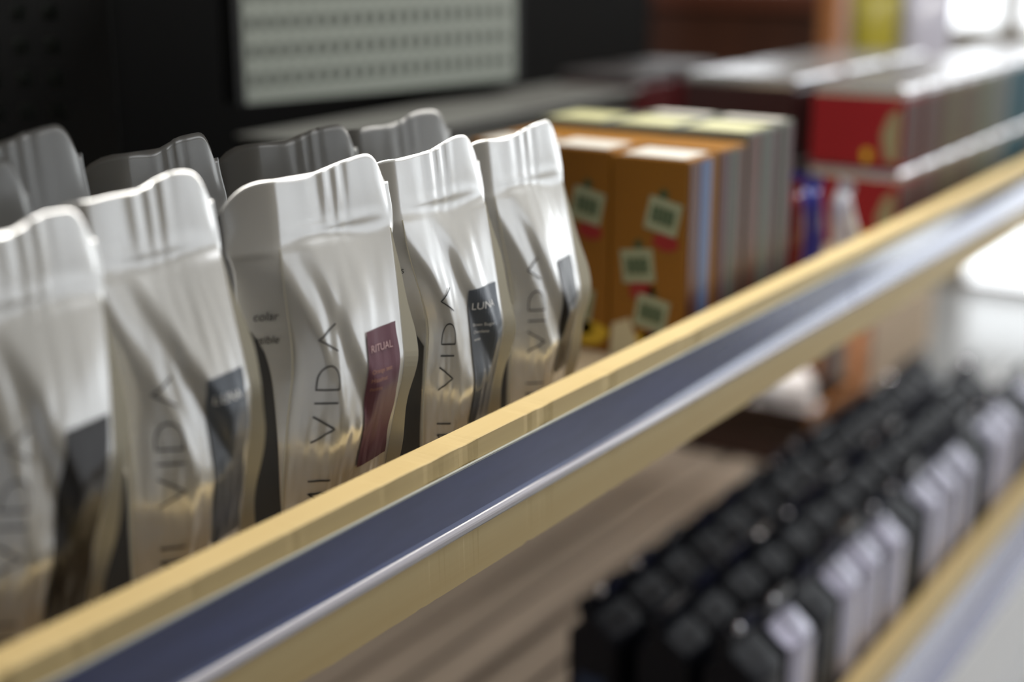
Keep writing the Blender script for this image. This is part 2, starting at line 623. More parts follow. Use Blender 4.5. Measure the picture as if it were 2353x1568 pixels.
def decal(b, root, name, face, polys, material, off=0.0007, label=None):
    """polys: list of (verts2d, faces) in metres: u along the face from its centre, z up"""
    bm = bmesh.new()
    half = b.w / 2 if face == 'f' else b.d / 2
    for vs, fs in polys:
        bv = [bm.verts.new((u, z, 0)) for u, z in vs]
        for f in fs:
            try:
                bm.faces.new([bv[i] for i in f])
            except ValueError:
                pass
    for _ in range(3):
        longe = [e for e in bm.edges if e.calc_length() > 0.004]
        if not longe:
            break
        bmesh.ops.subdivide_edges(bm, edges=longe, cuts=1)
        bmesh.ops.triangulate(bm, faces=[f for f in bm.faces if len(f.verts) > 3])
    for v in bm.verts:
        q = max(-.995, min(.995, v.co.x / half))
        v.co = b.on(face, q, max(0.005, min(.99, v.co.y / b.H)), off)
    bmesh.ops.recalc_face_normals(bm, faces=bm.faces[:])
    o = link(name, bm, material, root)
    if label:
        o['label'] = label
    return o


def gridrect(u0, z0, u1, z1, nu=10, nz=26, fn=None):
    vs, fs = [], []
    for j in range(nz + 1):
        for i in range(nu + 1):
            u = lerp(u0, u1, i / nu)
            z = lerp(z0, z1, j / nz)
            if fn:
                u, z = fn(i / nu, j / nz, u, z)
            vs.append((u, z))
    for j in range(nz):
        for i in range(nu):
            a = j * (nu + 1) + i
            fs.append((a, a + 1, a + nu + 2, a + nu + 1))
    return vs, fs


def stroke(pts, wd=0.0011):
    """polyline as a chain of quads"""
    vs, fs = [], []
    dense = []
    for (a, c) in zip(pts, pts[1:]):
        n = max(1, int(math.hypot(c[0] - a[0], c[1] - a[1]) / 0.002))
        for i in range(n):
            dense.append((lerp(a[0], c[0], i / n), lerp(a[1], c[1], i / n)))
    dense.append(pts[-1])
    for i, p in enumerate(dense):
        a = dense[max(0, i - 1)]
        c = dense[min(len(dense) - 1, i + 1)]
        dx, dy = c[0] - a[0], c[1] - a[1]
        l = math.hypot(dx, dy) or 1
        nx, ny = -dy / l * wd / 2, dx / l * wd / 2
        vs += [(p[0] + nx, p[1] + ny), (p[0] - nx, p[1] - ny)]
        if i:
            k = 2 * i
            fs.append((k - 2, k - 1, k + 1, k))
    return vs, fs


def mi_vida(uc, z0, h=0.0195, sc=1.0, wd=0.0011):
    """MI VIDA, turned to read upwards; letters stand with their tops to the left"""
    out = []
    L = {'M': (.95, [[(0, 0), (0, 1), (.47, .1), (.95, 1), (.95, 0)]]), 'I': (.0, [[(0, 0), (0, 1)]]),
         'V': (.95, [[(0, 1), (.475, 0), (.95, 1)]]),
         'D': (.85, [[(0, 0), (0, 1), (.30, 1)] + [(.30 + .55 * math.sin(R(a_)), .5 + .5 * math.cos(R(a_))) for a_ in range(12, 170, 12)] + [(.30, 0), (0, 0)]]),
         'A': (.95, [[(0, 0), (.475, 1), (.95, 0)]])}
    x = 0.0
    for ch in 'MI VIDA':
        if ch == ' ':
            x += 0.95 * sc * h
            continue
        wdt, polys = L[ch]
        cur = []
        for pl in polys:
            # text x runs up the bag, text y runs to -u
            pts = [(uc - (py - .5) * h, z0 + x + px * h * sc) for px, py in pl]
            cur.append(stroke(pts, wd))
        out.append(cur)
        x += (wdt + .48) * h * sc
    return out


def text_decal(s, u, z, size, shear=0.0, tilt=0.0):
    vs, fs = text_geo(s, size, shear)
    return [(u + a, z + c + a * tilt) for a, c in vs], fs


def gusset_print(b, root, reach=0.95, top=0.135, words=(), glyph=False):
    """dark printed panel on the left side panel; q -1 is the back, +1 the front corner (face 'l' runs back->front)"""
    d2 = b.d / 2

    def shape(i, j, u, z):
        edge = lerp(0.99, 0.5, j ** 2) if reach < .9 else reach
        u = lerp(-0.95, edge, i) * d2
        z = 0.006 + (top - 0.03 * (2 * i - 1) ** 2 * 1.0) * j
        return u, z
    decal(b, root, 'printed_panel', 'l', [gridrect(0, 0, 1, 1, 8, 24, shape)], M_DARKP, 0.0012, 'charcoal printed side panel')
    pl = [text_decal(w_, u_, z_, s_, 0.25) for (w_, u_, z_, s_) in words]
    if pl:
        decal(b, root, 'printed_lettering', 'l', pl, M_INK, 0.0017, 'small dark italic lettering')
    if glyph:
        g = []
        for (zc, hh) in ((0.098, 0.020), (0.062, 0.015)):
            pts = []
            for k in range(25):
                a = 2 * math.pi * k / 24
                pts.append((0.012 + 0.008 * abs(math.cos(a)) ** .5 * (1 if math.cos(a) > 0 else -1), zc + hh * abs(math.sin(a)) ** .5 * (1 if math.sin(a) > 0 else -1)))
            g.append(stroke(pts, 0.0016))
        decal(b, root, 'printed_emblem', 'l', g, M_INK, 0.0018, 'black rounded outline emblem')


def wavy(amp, ph):
    def fn(i, j, u, z):
        return u + (amp * math.sin(j * 17 + ph) if i > .9 else 0) + 0.004 * (1 - j) * (0.2), z + 0.006 * (i - .5) * 0.3
    return fn


def GR(*a, **k):
    return gridrect(*a, nu=14, nz=48, **k)


BAGS = {
    'A': [0.4456, 0.0880, -7.3460, 0.0906, 0.2603, 0.0298, 0.0417, -0.0119, 3.0468, -0.0093],
    'B': [0.5675, 0.0863, -2.2194, 0.0934, 0.2676, 0.0241, 0.0166, -0.0010, -5.3320, -0.0066],
    'C': [0.7030, 0.0835, -8.6276, 0.1046, 0.2595, 0.0347, 0.0301, -0.0118, -0.9571, -0.0082],
    'D': [0.8376, 0.0815, -2.9756, 0.0976, 0.2589, 0.0276, 0.0179, -0.0098, -2.0784, -0.0052],
    'E': [0.9638, 0.0831, -0.2563, 0.0893, 0.2573, 0.0240, 0.0138, -0.0091, -6.1249, -0.0009],
    'P': [0.5740, 0.1880, -4.0, 0.0920, 0.2890, 0.0298, 0.0, 0.003, 0.0, -0.0036],
    'Q': [0.7040, 0.1893, -7.0, 0.0913, 0.2700, 0.0360, 0.0005, 0.004, 0.79, -0.0167],
    'R': [0.8436, 0.1889, -11.2312, 0.0973, 0.2607, 0.0329, 0.0001, 0.0026, -2.2947, -0.0054],
    'S': [0.9662, 0.1873, -9.3638, 0.1013, 0.2605, 0.0294, -0.0002, 0.0008, 0.8672, 0.0023],
    'T': [0.4840, 0.1600, -6.0, 0.0780, 0.2790, 0.0200, 0.026, -0.008, 0.0, -0.010],
}
GF, GB = 'pearl coffee bags in the front row', 'coffee bags in the row behind'
FRONT = {
    'A': 'pearl coffee bag with a black label, nearest on the left edge of the front row',
    'B': 'blurred pearl coffee bag with a slate label, left of the mauve labelled one',
    'C': 'pearl coffee bag with a mauve RITUAL label in the front row',
    'D': 'pearl coffee bag with a slate LUNA label, sharpest in the front row',
    'E': 'pearl coffee bag standing beside the orange tea boxes, last of the front row',
}
BACK = {
    'T': 'coffee bag darkened for shade at the left edge of the back row, lowest top',
    'P': 'coffee bag darkened for shade in the back row, second from the left edge',
    'Q': 'coffee bag darkened for shade in the back row, in front of the black upright',
    'R': 'coffee bag darkened for shade in the back row with shiny creases at its top',
    'S': 'coffee bag darkened for shade at the right end of the back row',
}
for k, lab in FRONT.items():
    b = Bag(*BAGS[k], seed={'A': 3, 'B': 5, 'C': 1, 'D': 2, 'E': 4}[k], zb=-0.0603)
    root = place_bag(b, lab, GF, M_BAG)
    flange(b, root, 'l')
    flange(b, root, 'r')
    w2 = b.w / 2
    # big name, reads upwards
    for lt in mi_vida(-0.42 * w2 if k != 'C' else -0.44 * w2, 0.024, 0.0185 if k != 'C' else 0.0188):
        decal(b, root, 'printed_letter', 'f', lt, M_INK, 0.0009)
    u0 = 0.26 * w2
    if k == 'C':
        lb = decal(b, root, 'paper_label', 'f', [GR(u0, 0.055, 0.86 * w2, 0.148, fn=wavy(0.0009, 1))], M_MAUVE, 0.0010, 'mauve label')
        decal(b, root, 'label_lettering', 'f', [text_decal('RITUAL', u0 + .0025, 0.133, 0.0068)], M_PTXT, 0.0016, 'pale capitals reading RITUAL')
        decal(b, root, 'label_lettering', 'f', [text_decal(w_, u0 + .003, z_, 0.0040) for w_, z_ in (('Orange zest', .119), ('Hazelnut', .1135), ('notes', .108))], M_OTXT, 0.0016, 'three small ochre lines')
    elif k == 'D':
        decal(b, root, 'paper_label', 'f', [GR(u0, 0.045, 0.88 * w2, 0.150, fn=wavy(0.0006, 2))], M_SLATE, 0.0010, 'slate label')
        decal(b, root, 'label_lettering', 'f', [text_decal('LUNA', u0 + .003, 0.134, 0.0076), text_decal('Brown Sugar', u0 + .003, 0.121, 0.0034),
                                                 text_decal('Chocolate', u0 + .003, 0.1155, 0.0034), text_decal('notes', u0 + .003, 0.110, 0.0034)], M_WTXT, 0.0016, 'white lettering reading LUNA with three small lines')
    elif k == 'B':
        decal(b, root, 'paper_label', 'f', [GR(u0, 0.045, 0.88 * w2, 0.150, fn=wavy(0.001, 3))], M_SLATE, 0.0010, 'slate label')
        decal(b, root, 'label_lettering', 'f', [text_decal('LUNA', u0 + .003, 0.134, 0.0076)], M_WTXT, 0.0016)
    elif k == 'A':
        decal(b, root, 'paper_label', 'f', [GR(u0 - 0.002, 0.03, 0.90 * w2, 0.150, fn=wavy(0.0006, 4))], M_BLACKL, 0.0010, 'black label')
    else:
        decal(b, root, 'paper_label', 'f', [GR(u0, 0.055, 0.80 * w2, 0.150, fn=wavy(0.0006, 5))], M_BLACKL, 0.0010, 'black label')
    # side panel prints
    if k == 'C':
        gusset_print(b, root, 0.72, 0.165, (('colar', 0.013, 0.163, 0.0088), ('sensible', 0.005, 0.147, 0.0078)), True)
    elif k == 'D':
        gusset_print(b, root, 0.96, 0.135, (('qualities', 0.004, 0.170, 0.0078),), True)
    else:
        gusset_print(b, root, 0.96, 0.140 if k != 'B' else 0.12, (), True)
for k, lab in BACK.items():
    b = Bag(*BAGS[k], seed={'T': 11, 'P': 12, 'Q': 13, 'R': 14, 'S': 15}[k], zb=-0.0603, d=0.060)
    root = place_bag(b, lab, GB, M_BAGSHADE, nf=30, nl=10, nb=8, nr=6, nt=50)
    flange(b, root, 'l', M_BAGSHADE)
    flange(b, root, 'r', M_BAGSHADE)

# ------------------------------------------------------------------ orange tea boxes
M_ORANGE = mat('orange_card', (0.30, 0.122, 0.004), 0.5)
M_YEL = mat('yellow_print', (0.75, 0.50, 0.03), 0.45)
M_CREAM = mat('cream_print', (0.72, 0.66, 0.45), 0.5)
M_TAGG = mat('pale_green_tag', (0.42, 0.46, 0.31), 0.5)
M_DGREEN = mat('dark_green_print', (0.05, 0.10, 0.045), 0.5)
M_RED = mat('red_print', (0.35, 0.02, 0.02), 0.45)
M_WRAP = mat('shrink_wrap_dark', (0.16, 0.10, 0.08), 0.14, coat=1.0)
DZ = -0.0603


def rot2(pts, a, cx, cy):
    return [(cx + x * math.cos(a) - y * math.sin(a), cy + x * math.sin(a) + y * math.cos(a)) for x, y in pts]


def face_shape(name, parent, poly, material, thick=0.0003, base=0.0003):
    """flat print on the -X face of a box; poly in (y,z)"""
    bm = bmesh.new()
    a = [bm.verts.new((-base, y, z)) for y, z in poly]
    c = [bm.verts.new((-base - thick, y, z)) for y, z in poly]
    n = len(poly)
    bm.faces.new(a)
    bm.faces.new(list(reversed(c)))
    for i in range(n):
        bm.faces.new((a[i], c[i], c[(i + 1) % n], a[(i + 1) % n]))
    bmesh.ops.recalc_face_normals(bm, faces=bm.faces[:])
    return link(name, bm, material, parent)


def blob(cy, cz, ry, rz, n=16, ph=0, wob=.15):
    return [(cy + ry * math.cos(2 * math.pi * i / n) * (1 + wob * math.sin(3 * 2 * math.pi * i / n + ph)), cz + rz * math.sin(2 * math.pi * i / n)) for i in range(n)]


def tea_box(x, y, dx, dy, h, label, material, front=None, lidmat=None, prints=True):
    r = empty('tea_box', (x, y, DZ), label, 'box', 'tea boxes beside the coffee bags')
    bm = bmesh.new()
    box(bm, 0, 0, 0, dx, dy, h)
    link('carton', bm, material, r, bevel=0.0015)
    if prints:
        # left is +y when seen from the aisle's near end
        spots = [(0.30, 0.725, -12), (0.62, 0.468, 8), (0.42, 0.24, -10)]
        for (fy, fz, ang) in spots:
            cy, cz = fy * dy, fz * h * 1.0
            a = R(ang)
            face_shape('fruit_print', r, blob(cy - 0.004, cz - 0.024, 0.014, 0.010, ph=cy * 90), M_RED)
            face_shape('leaf_print', r, rot2([(-0.006, 0), (0, 0.007), (0.006, 0), (0, -0.005)], a, cy, cz + 0.021), M_DGREEN)
            tg = face_shape('tag_print', r, rot2([(-.018, -.0165), (.018, -.0165), (.018, .0165), (-.018, .0165)], -a, cy, cz), M_TAGG, base=0.0007)
            bm = bmesh.new()
            for q in range(5):
                u = -0.0125 + q * 0.0052
                for z0, z1 in ((-.008, .0085),):
                    pts = rot2([(u, z0), (u + .0040, z0), (u + .0046, z1), (u + .0006, z1)], -a, cy, cz)
                    f1 = [bm.verts.new((-0.0013, yy, zz)) for yy, zz in pts]
                    bm.faces.new(f1)
            link('printed_word', bm, M_DGREEN, tg)
        face_shape('yellow_print', r, blob(0.3 * dy, 0.09 * h, 0.026, 0.013), M_YEL)
        face_shape('cream_print', r, [(0.55 * dy, 0.0), (dy * .98, 0.0), (dy * .95, 0.16 * h), (dy * .72, .20 * h), (0.62 * dy, 0.10 * h)], M_CREAM)
    if lidmat:
        bxo('top_panel', (0.003, 0.006, h + .0003, dx - 0.008, dy - 0.010, h + 0.0012), lidmat, r)
    if front:
        for (xa, xb, mm) in front:
            bxo('side_print', (xa, -0.0012, 0.012, xb, -0.0003, h - 0.004), mm, r)
    return r


M_LID = mat('white_top_print', (0.78, 0.74, 0.66), 0.4)
M_LIDG = mat('lime_top_print', (0.66, 0.64, 0.36), 0.4)
M_FBLUE = mat('blue_foil_print', (0.12, 0.18, 0.36), 0.4, spec=.4)
M_FGREY = mat('grey_foil_print', (0.13, 0.14, 0.12), 0.45, spec=.3)
M_FMAUVE = mat('mauve_foil_print', (0.14, 0.08, 0.09), 0.45, spec=.3)
M_BRN = mat('brown_print', (0.12, 0.04, 0.025), 0.4)
TX = 1.213
tea_box(TX, 0.047, 0.064, 0.083, 0.203, 'orange tea box with square green tags, right one of the nearest pair', M_ORANGE, [(0.004, 0.024, M_BRN), (0.026, 0.050, M_FBLUE)], M_LID)
tea_box(TX, 0.132, 0.064, 0.083, 0.206, 'orange tea box with square green tags, half hidden behind the last pearl bag', M_ORANGE, None, M_LID)
tea_box(TX, 0.217, 0.064, 0.083, 0.204, 'orange tea box of the nearest group, innermost', M_ORANGE, None, M_LID)
for j in range(3):
    tea_box(TX + 0.067, 0.047 + j * .085, 0.064, 0.083, 0.205, ['orange topped tea box with a mauve foil side, second from the near end', 'orange topped tea box in the second rank, middle', 'orange topped tea box in the second rank, innermost'][j],
            M_ORANGE, [(0.004, 0.022, M_FMAUVE), (0.024, 0.044, M_FGREY), (0.046, .06, M_BRN)] if j == 0 else None, None, prints=False)
M_GBOX = mat('grey_green_card', (0.17, 0.18, 0.15), 0.5, spec=.3)
for j in range(3):
    tea_box(TX + 0.134, 0.047 + j * .085, 0.080, 0.083, 0.214, ['grey foil tea box with a lime and white top, at the aisle side', 'grey tea box with a lime top, middle of the third rank', 'grey tea box with a lime top, innermost of the third rank'][j],
            M_GBOX, [(0.004, 0.03, M_BRN), (0.034, 0.062, M_FGREY), (.064, .078, M_FMAUVE)] if j == 0 else None, M_LIDG if j != 0 else M_LIDG, prints=False)
for j in range(2):
    tea_box(TX + 0.217, 0.047 + j * .085, 0.036, 0.083, 0.216, ['white topped tea box at the far end of the boxes, aisle side', 'white topped tea box at the far end of the boxes, inner side'][j],
            M_GBOX, [(0.004, 0.018, M_FGREY), (0.020, 0.033, M_FMAUVE)] if j == 0 else None, M_LID, prints=False)


# ------------------------------------------------------------------ small pouches between boxes and tins
def pouch(x, y, w, d, h, rz, material, label, crimp):
    r = empty('sachet', (x, y, DZ), label, 'sachet', None, rz)
    bm = bmesh.new()
    prev = None
    rings = []
    for j in range(9):
        t = j / 8
        th = d / 2 * math.sin(math.pi * (0.12 + .86 * t)) ** .6 if t < 1 else .001
        ring = []
        for i in range(16):
            a = 2 * math.pi * i / 16
            ring.append(bm.verts.new((w / 2 * math.copysign(abs(math.cos(a)) ** .6, math.cos(a)) * (1 - .06 * math.sin(math.pi * t)), th * math.sin(a) + .004 * math.sin(6 * t + x * 9), t * h)))
        rings.append(ring)
    for a, c in zip(rings, rings[1:]):
        for i in range(16):
            bm.faces.new((a[i], a[(i + 1) % 16], c[(i + 1) % 16], c[i]))
    bm.faces.new(list(reversed(rings[0])))
    bm.faces.new(rings[-1])
    link('pouch_body', bm, material, r, smooth=True)
    bm = bmesh.new()
    box(bm, -w / 2 * .96, -.0012, h, w / 2 * .96, .0012, h + .014)
    link('crimped_seal', bm, crimp, r)
    return r


M_DRED = mat('dark_red_foil', (0.16, 0.008, 0.015), 0.22, coat=.8)
M_NAVY = mat('royal_blue_foil', (0.025, 0.03, 0.26), 0.22, coat=.8)
M_WFOIL = mat('white_foil', (0.80, 0.80, 0.85), 0.2, metal=.3, coat=.8)
pouch(1.535, 0.082, 0.05, 0.035, 0.125, R(80), M_DRED, 'small dark red sachet between the tea boxes and tins', M_DRED)
pouch(1.605, 0.085, 0.05, 0.036, 0.120, R(75), M_NAVY, 'small royal blue sachet beside the dark red one', M_NAVY)
pouch(1.605, 0.150, 0.05, 0.036, 0.118, R(85), M_NAVY, 'small royal blue sachet behind the front blue one', M_NAVY)
pouch(1.680, 0.062, 0.05, 0.030, 0.105, R(40), M_WFOIL, 'crumpled white foil sachet in front of the red tins', M_WFOIL)

# ------------------------------------------------------------------ tins in two tiers
M_SILV = mat('silver_lid', (0.75, 0.74, 0.76), 0.24, metal=.9)
tin_cols = [('red', (0.28, 0.012, 0.016), (0.16, 0.07, 0.06)), ('mauve', (0.18, 0.06, 0.05), (0.17, 0.09, 0.075)), ('olive', (0.16, 0.10, 0.05), (0.20, 0.16, 0.09)),
            ('tan', (0.20, 0.14, 0.08), (0.20, 0.15, 0.10)), ('sage', (0.18, 0.18, 0.11), (0.22, 0.23, 0.16)), ('grey', (0.2, 0.22, 0.2), (0.24, 0.26, 0.25)),
            ('teal', (0.02, 0.12, 0.16), (0.02, 0.14, 0.19)), ('petrol', (0.02, 0.09, 0.13), (0.03, 0.11, 0.15)), ('pink', (0.3, 0.12, 0.12), (0.34, 0.16, 0.16)), ('wine', (0.2, 0.02, 0.03), (0.2, 0.03, 0.04))]
ORD = ['first', 'second', 'third', 'fourth', 'fifth', 'sixth', 'seventh', 'eighth', 'ninth', 'tenth', 'eleventh', 'twelfth', 'thirteenth', 'fourteenth', 'fifteenth']


def tin(x, y, dx, dy, h, z, body, side, lid, label, art=False):
    r = empty('tea_tin', (x, y, z), label, 'tin', 'tea tins in two tiers')
    bxo('tin_body', (0.001, 0.001, 0, dx - .001, dy - .001, h - 0.016), body, r, bevel=.003)
    bxo('tin_lid', (0, 0, h - 0.0158, dx, dy, h), lid, r, bevel=.006)
    bxo('front_label', (0.008, -0.0006, 0.006, dx - 0.008, 0.0004, h - 0.022), side, r)
    if art:
        face_shape('flower_print', r, [(0.004, .010), (0.020, .010), (0.028, 0.045), (0.018, .072), (0.004, .080)], mat('tan_flower_print', (0.30, 0.27, 0.15), .5), base=0)
        face_shape('yellow_print', r, blob(0.046, 0.016, 0.006, 0.009), M_YEL, base=0)
    return r


for c, (nm, body, side) in enumerate(tin_cols):
    mb = mat('tin_%s' % nm, body, 0.5, spec=.3)
    ms = mat('tin_label_%s' % nm, tuple(.6 * q for q in side), 0.6, spec=.25)
    for tier in (0, 1):
        tin(1.84 + c * 0.088, 0.050, 0.084, 0.128, 0.1085, DZ + tier * 0.110, mb, ms, M_SILV,
            '%s square tea tin with silver lid, %s along the front rank, %s tier' % (nm, ORD[c], ('lower', 'upper')[tier]), art=(c == 0))
M_MAROON = mat('tin_maroon', (0.035, 0.008, 0.008), 0.35, coat=.5)
M_DKR = mat('tin_dark_red', (0.07, 0.006, 0.008), 0.35, coat=.5)
for c in range(3):
    for tier in (0, 1):
        tin(1.85 + c * .19, 0.205, 0.17, 0.17, 0.110, DZ + tier * 0.112, M_MAROON, M_MAROON, M_SILV,
            'wide maroon tea tin with a bright silver lid, %s of the second rank, %s tier' % (ORD[c], ('lower', 'upper')[tier]))
for c in range(2):
    for tier in (0, 1):
        tin(1.86 + c * .15, 0.46, 0.13, 0.13, 0.105, DZ + tier * 0.107, M_DKR, M_DKR, mat('dark_lid', (0.05, 0.045, 0.045), .4),
            'dark red tea tin at the back of the shelf, %s in, %s tier' % (('near', 'far')[c], ('lower', 'upper')[tier]))

# things standing at the far end of the shelf
M_YBAG = mat('yellow_packet_film', (0.28, 0.24, 0.015), 0.4)
M_GBAG = mat('lilac_packet_film', (0.42, 0.42, 0.50), 0.3, coat=.5)
far = [(2.98, 0.50, M_YBAG, 'yellow packet standing behind the far tins', 0.30), (3.02, 0.40, M_GBAG, 'lilac grey packet right of the yellow packet', 0.30)]
for x, y, mm, lab, h in far:
    r = pouch(x, y, 0.10, 0.06, h, R(-70), mm, lab, mm)
    r.name = 'packet'
    r['category'] = 'packet'

# ------------------------------------------------------------------ back fixtures behind the bags
M_PERF = mat('grey_slotted_metal', (0.24, 0.265, 0.24), 0.55)
M_SLOT = mat('slot_shadow', (0.085, 0.10, 0.09), 0.8)
M_BLACK = mat('black_metal', (0.003, 0.003, 0.003), 0.8, spec=0.1)
M_BLK2 = mat('black_slotted_metal', (0.014, 0.015, 0.016), 0.6, spec=.3)


def slotted(name, origin, yaw, W, H, px, pz, sw, sh, m1, label, cat, z0=0.02):
    """sheet with real openings in front of a dark backing"""
    r = empty(name, origin, label, cat, None, yaw)
    bm = bmesh.new()
    nx = int((W - 0.01) / px)
    nz = int((H - 0.02) / pz)
    xs = [0.0]
    for i in range(nx):
        a = 0.008 + i * px
        xs += [a, a + sw]
    xs.append(W)
    zs = [0.0]
    for j in range(nz):
        a = z0 + j * pz
        zs += [a, a + sh]
    zs.append(H)
    grid = [[bm.verts.new((x, 0, z)) for x in xs] for z in zs]
    for j in range(len(zs) - 1):
        for i in range(len(xs) - 1):
            if i % 2 == 1 and j % 2 == 1:
                continue
            bm.faces.new((grid[j][i], grid[j][i + 1], grid[j + 1][i + 1], grid[j + 1][i]))
    g = bmesh.ops.extrude_face_region(bm, geom=bm.faces[:])
    for v in [e for e in g['geom'] if isinstance(e, bmesh.types.BMVert)]:
        v.co.y += 0.0015
    bmesh.ops.recalc_face_normals(bm, faces=bm.faces[:])
    link('slotted_sheet', bm, m1, r)
    bxo('backing', (0.002, 0.014, 0.002, W - .002, 0.02, H - .002), M_SLOT, r)
    bxo('side_frame', (-0.012, 0, 0, -0.0005, 0.03, H), M_BLK2, r)
    bxo('side_frame', (W + 0.0005, 0, 0, W + 0.012, 0.03, H), M_BLK2, r)
    return r


rack = empty('display_rack', (1.2, 1.0, FLOOR_Z))
tag(rack, 'black metal rack of uprights and trays standing behind the coffee bags', 'rack')
# grey sheet: direction turned 12 degrees towards the aisle
slotted('slotted_panel', (1.250, 0.650, 0.155), R(-12.5), 0.445, 0.55, 0.0187, 0.033, 0.0085, 0.014, M_PERF, 'grey slotted metal panel behind the coffee bags', 'panel')
slotted('slotted_panel', (0.74, 0.86, 0.08), R(-41.5), 0.36, 0.55, 0.030, 0.033, 0.014, 0.016, M_BLK2, 'black slotted metal panel at the left, behind the back row', 'panel')


def rpart(name, x0, y0, z0, x1, y1, z1, mm, bev=0.002):
    return bxo(name, (x0 - 1.2, y0 - 1.0, z0 - FLOOR_Z, x1 - 1.2, y1 - 1.0, z1 - FLOOR_Z), mm, rack, bevel=bev)


rpart('upright', 1.10, 0.98, FLOOR_Z, 1.36, 1.03, 0.8, M_BLACK)
rpart('backing_board', 0.4, 1.05, FLOOR_Z, 2.9, 1.07, 1.2, M_BLACK)
rpart('upright', 2.08, 0.84, FLOOR_Z, 2.62, 0.88, 0.8, M_BLACK)
M_TRAY = mat('dark_grey_tray', (0.10, 0.10, 0.09), 0.35)
for i, (x, y, w, d, z0, z1, lab) in enumerate([(1.16, 0.42, 0.62, 0.16, -0.0603, 0.105, 'dark grey storage tray behind the right end of the back row, lower'),
                                              (1.18, 0.45, 0.70, 0.14, 0.108, 0.132, 'dark grey tray lid lying on the storage tray')]):
    r = empty('storage_tray', (x, y, z0), lab, 'tray', None, R(-2 + 3 * i))
    h = z1 - z0
    bm = bmesh.new()
    box(bm, 0, 0, 0, w, d, h * .8)
    link('tray_body', bm, M_TRAY, r, bevel=.004)
    bm = bmesh.new()
    box(bm, -.006, -.006, h * .8 + .0002, w + .006, d + .006, h)
    link('tray_rim', bm, mat('tray_rim_plastic', (0.16, 0.16, 0.15), 0.3), r, bevel=.002)

# wooden cabinet at the far end, seen above the shelf
M_CAB = mat('red_brown_wood', (0.060, 0.020, 0.009), 0.5, noise_scale=6, noise_amt=.3, stretch=(1, 1, .2))
M_POST = mat('orange_wood', (0.42, 0.17, 0.06), 0.5, noise_scale=8, noise_amt=.2, stretch=(2, 2, .2))
cab = empty('wooden_cabinet', (3.10, 0.62, FLOOR_Z), 'red brown wooden cabinet with an orange corner post beyond the tins', 'cabinet')
bxo('cabinet_body', (0.0, 0.052, 0.0, 0.40, 0.62, 1.28), M_CAB, cab, bevel=.004)
bxo('corner_post', (-0.006, 0.004, 0.0, 0.05, 0.050, 1.9), M_POST, cab, bevel=.003)
bxo('top_rail', (-0.012, 0.052, 1.285, 0.40, 0.62, 1.33), mat('red_wood_rail', (0.10, 0.03, 0.015), .5), cab, bevel=.003)

# ------------------------------------------------------------------ behind the black bags on the lower shelf
crate = empty('wooden_crate', (2.46, 0.385, LZ + .0015), 'dark brown wooden crate at the end of the lower shelf', 'crate')
M_CR = mat('dark_crate_wood', (0.040, 0.018, 0.009), 0.55, noise_scale=8, noise_amt=.3)
M_CR2 = mat('orange_crate_wood', (0.30, 0.11, 0.012), 0.5)
bxo('board', (0, 0.012, 0.0, 0.012, 0.40, 0.050), mat('brown_crate_board', (0.060, 0.028, 0.020), .5), crate, .002)
bxo('board', (0.002, 0.012, 0.053, 0.012, 0.40, 0.118), M_CR, crate, .002)
bxo('board', (0.0, 0.0, 0.0, 0.25, 0.0115, 0.118), M_CR2, crate, .002)['label'] = 'orange side board'
bxo('board', (0.24, 0.012, 0.0, 0.25, 0.40, 0.118), M_CR, crate, .002)
bxo('board', (0.0125, 0.39, 0.0, 0.2395, 0.40, 0.118), M_CR, crate, .002)
bxo('crate_bottom', (0.0125, 0.0125, 0.0, 0.2395, 0.3895, 0.010), M_CR, crate, .001)
bm = bmesh.new()
lathe(bm, [(0.035, 0.0), (0.042, 0.002), (0.066, 0.03), (0.078, 0.075), (0.076, 0.075), (0.062, 0.03), (0.03, 0.006), (0.0, 0.006)], 28)
bowl = link('white_bowl', bm, mat('white_glaze', (0.80, 0.79, 0.80), 0.25, coat=.5), None, smooth=True)
bowl.location = (2.575, 0.49, LZ + 0.012)
bm = bmesh.new()
tag(bowl, 'round white bowl standing in the dark wooden crate', 'bowl')
bm.free()
bm = bmesh.new()
bmesh.ops.create_uvsphere(bm, u_segments=20, v_segments=12, radius=1)
for v in bm.verts:
    n_ = noise.noise(v.co * 1.7)
    v.co = Vector((v.co.x * .058, v.co.y * .058, v.co.z * .055)) * (1 + .14 * n_)
sack = link('white_sack', bm, mat('white_cloth', (0.82, 0.80, 0.80), 0.7, bump=.4, bump_scale=30), None, smooth=True)
sack.location = (2.575, 0.49, LZ + 0.12)
tag(sack, 'white rounded bundle resting in the bowl above the dark crate', 'bundle')

post = tag(bxo('wooden_post', (2.78, 0.405, FLOOR_Z, 2.82, 0.438, -0.12), M_POST, None, .003), 'orange brown wooden post behind the white bundle', 'post')
M_BEI = mat('beige_panel', (0.82, 0.70, 0.55), 0.6, noise_scale=2, noise_amt=.1)
bp_ = tag(bxo('beige_board', (3.20, 0.40, FLOOR_Z, 3.22, 0.60, -0.10), M_BEI, None, .003), 'beige upright board between the orange post and the bright floor', 'board')

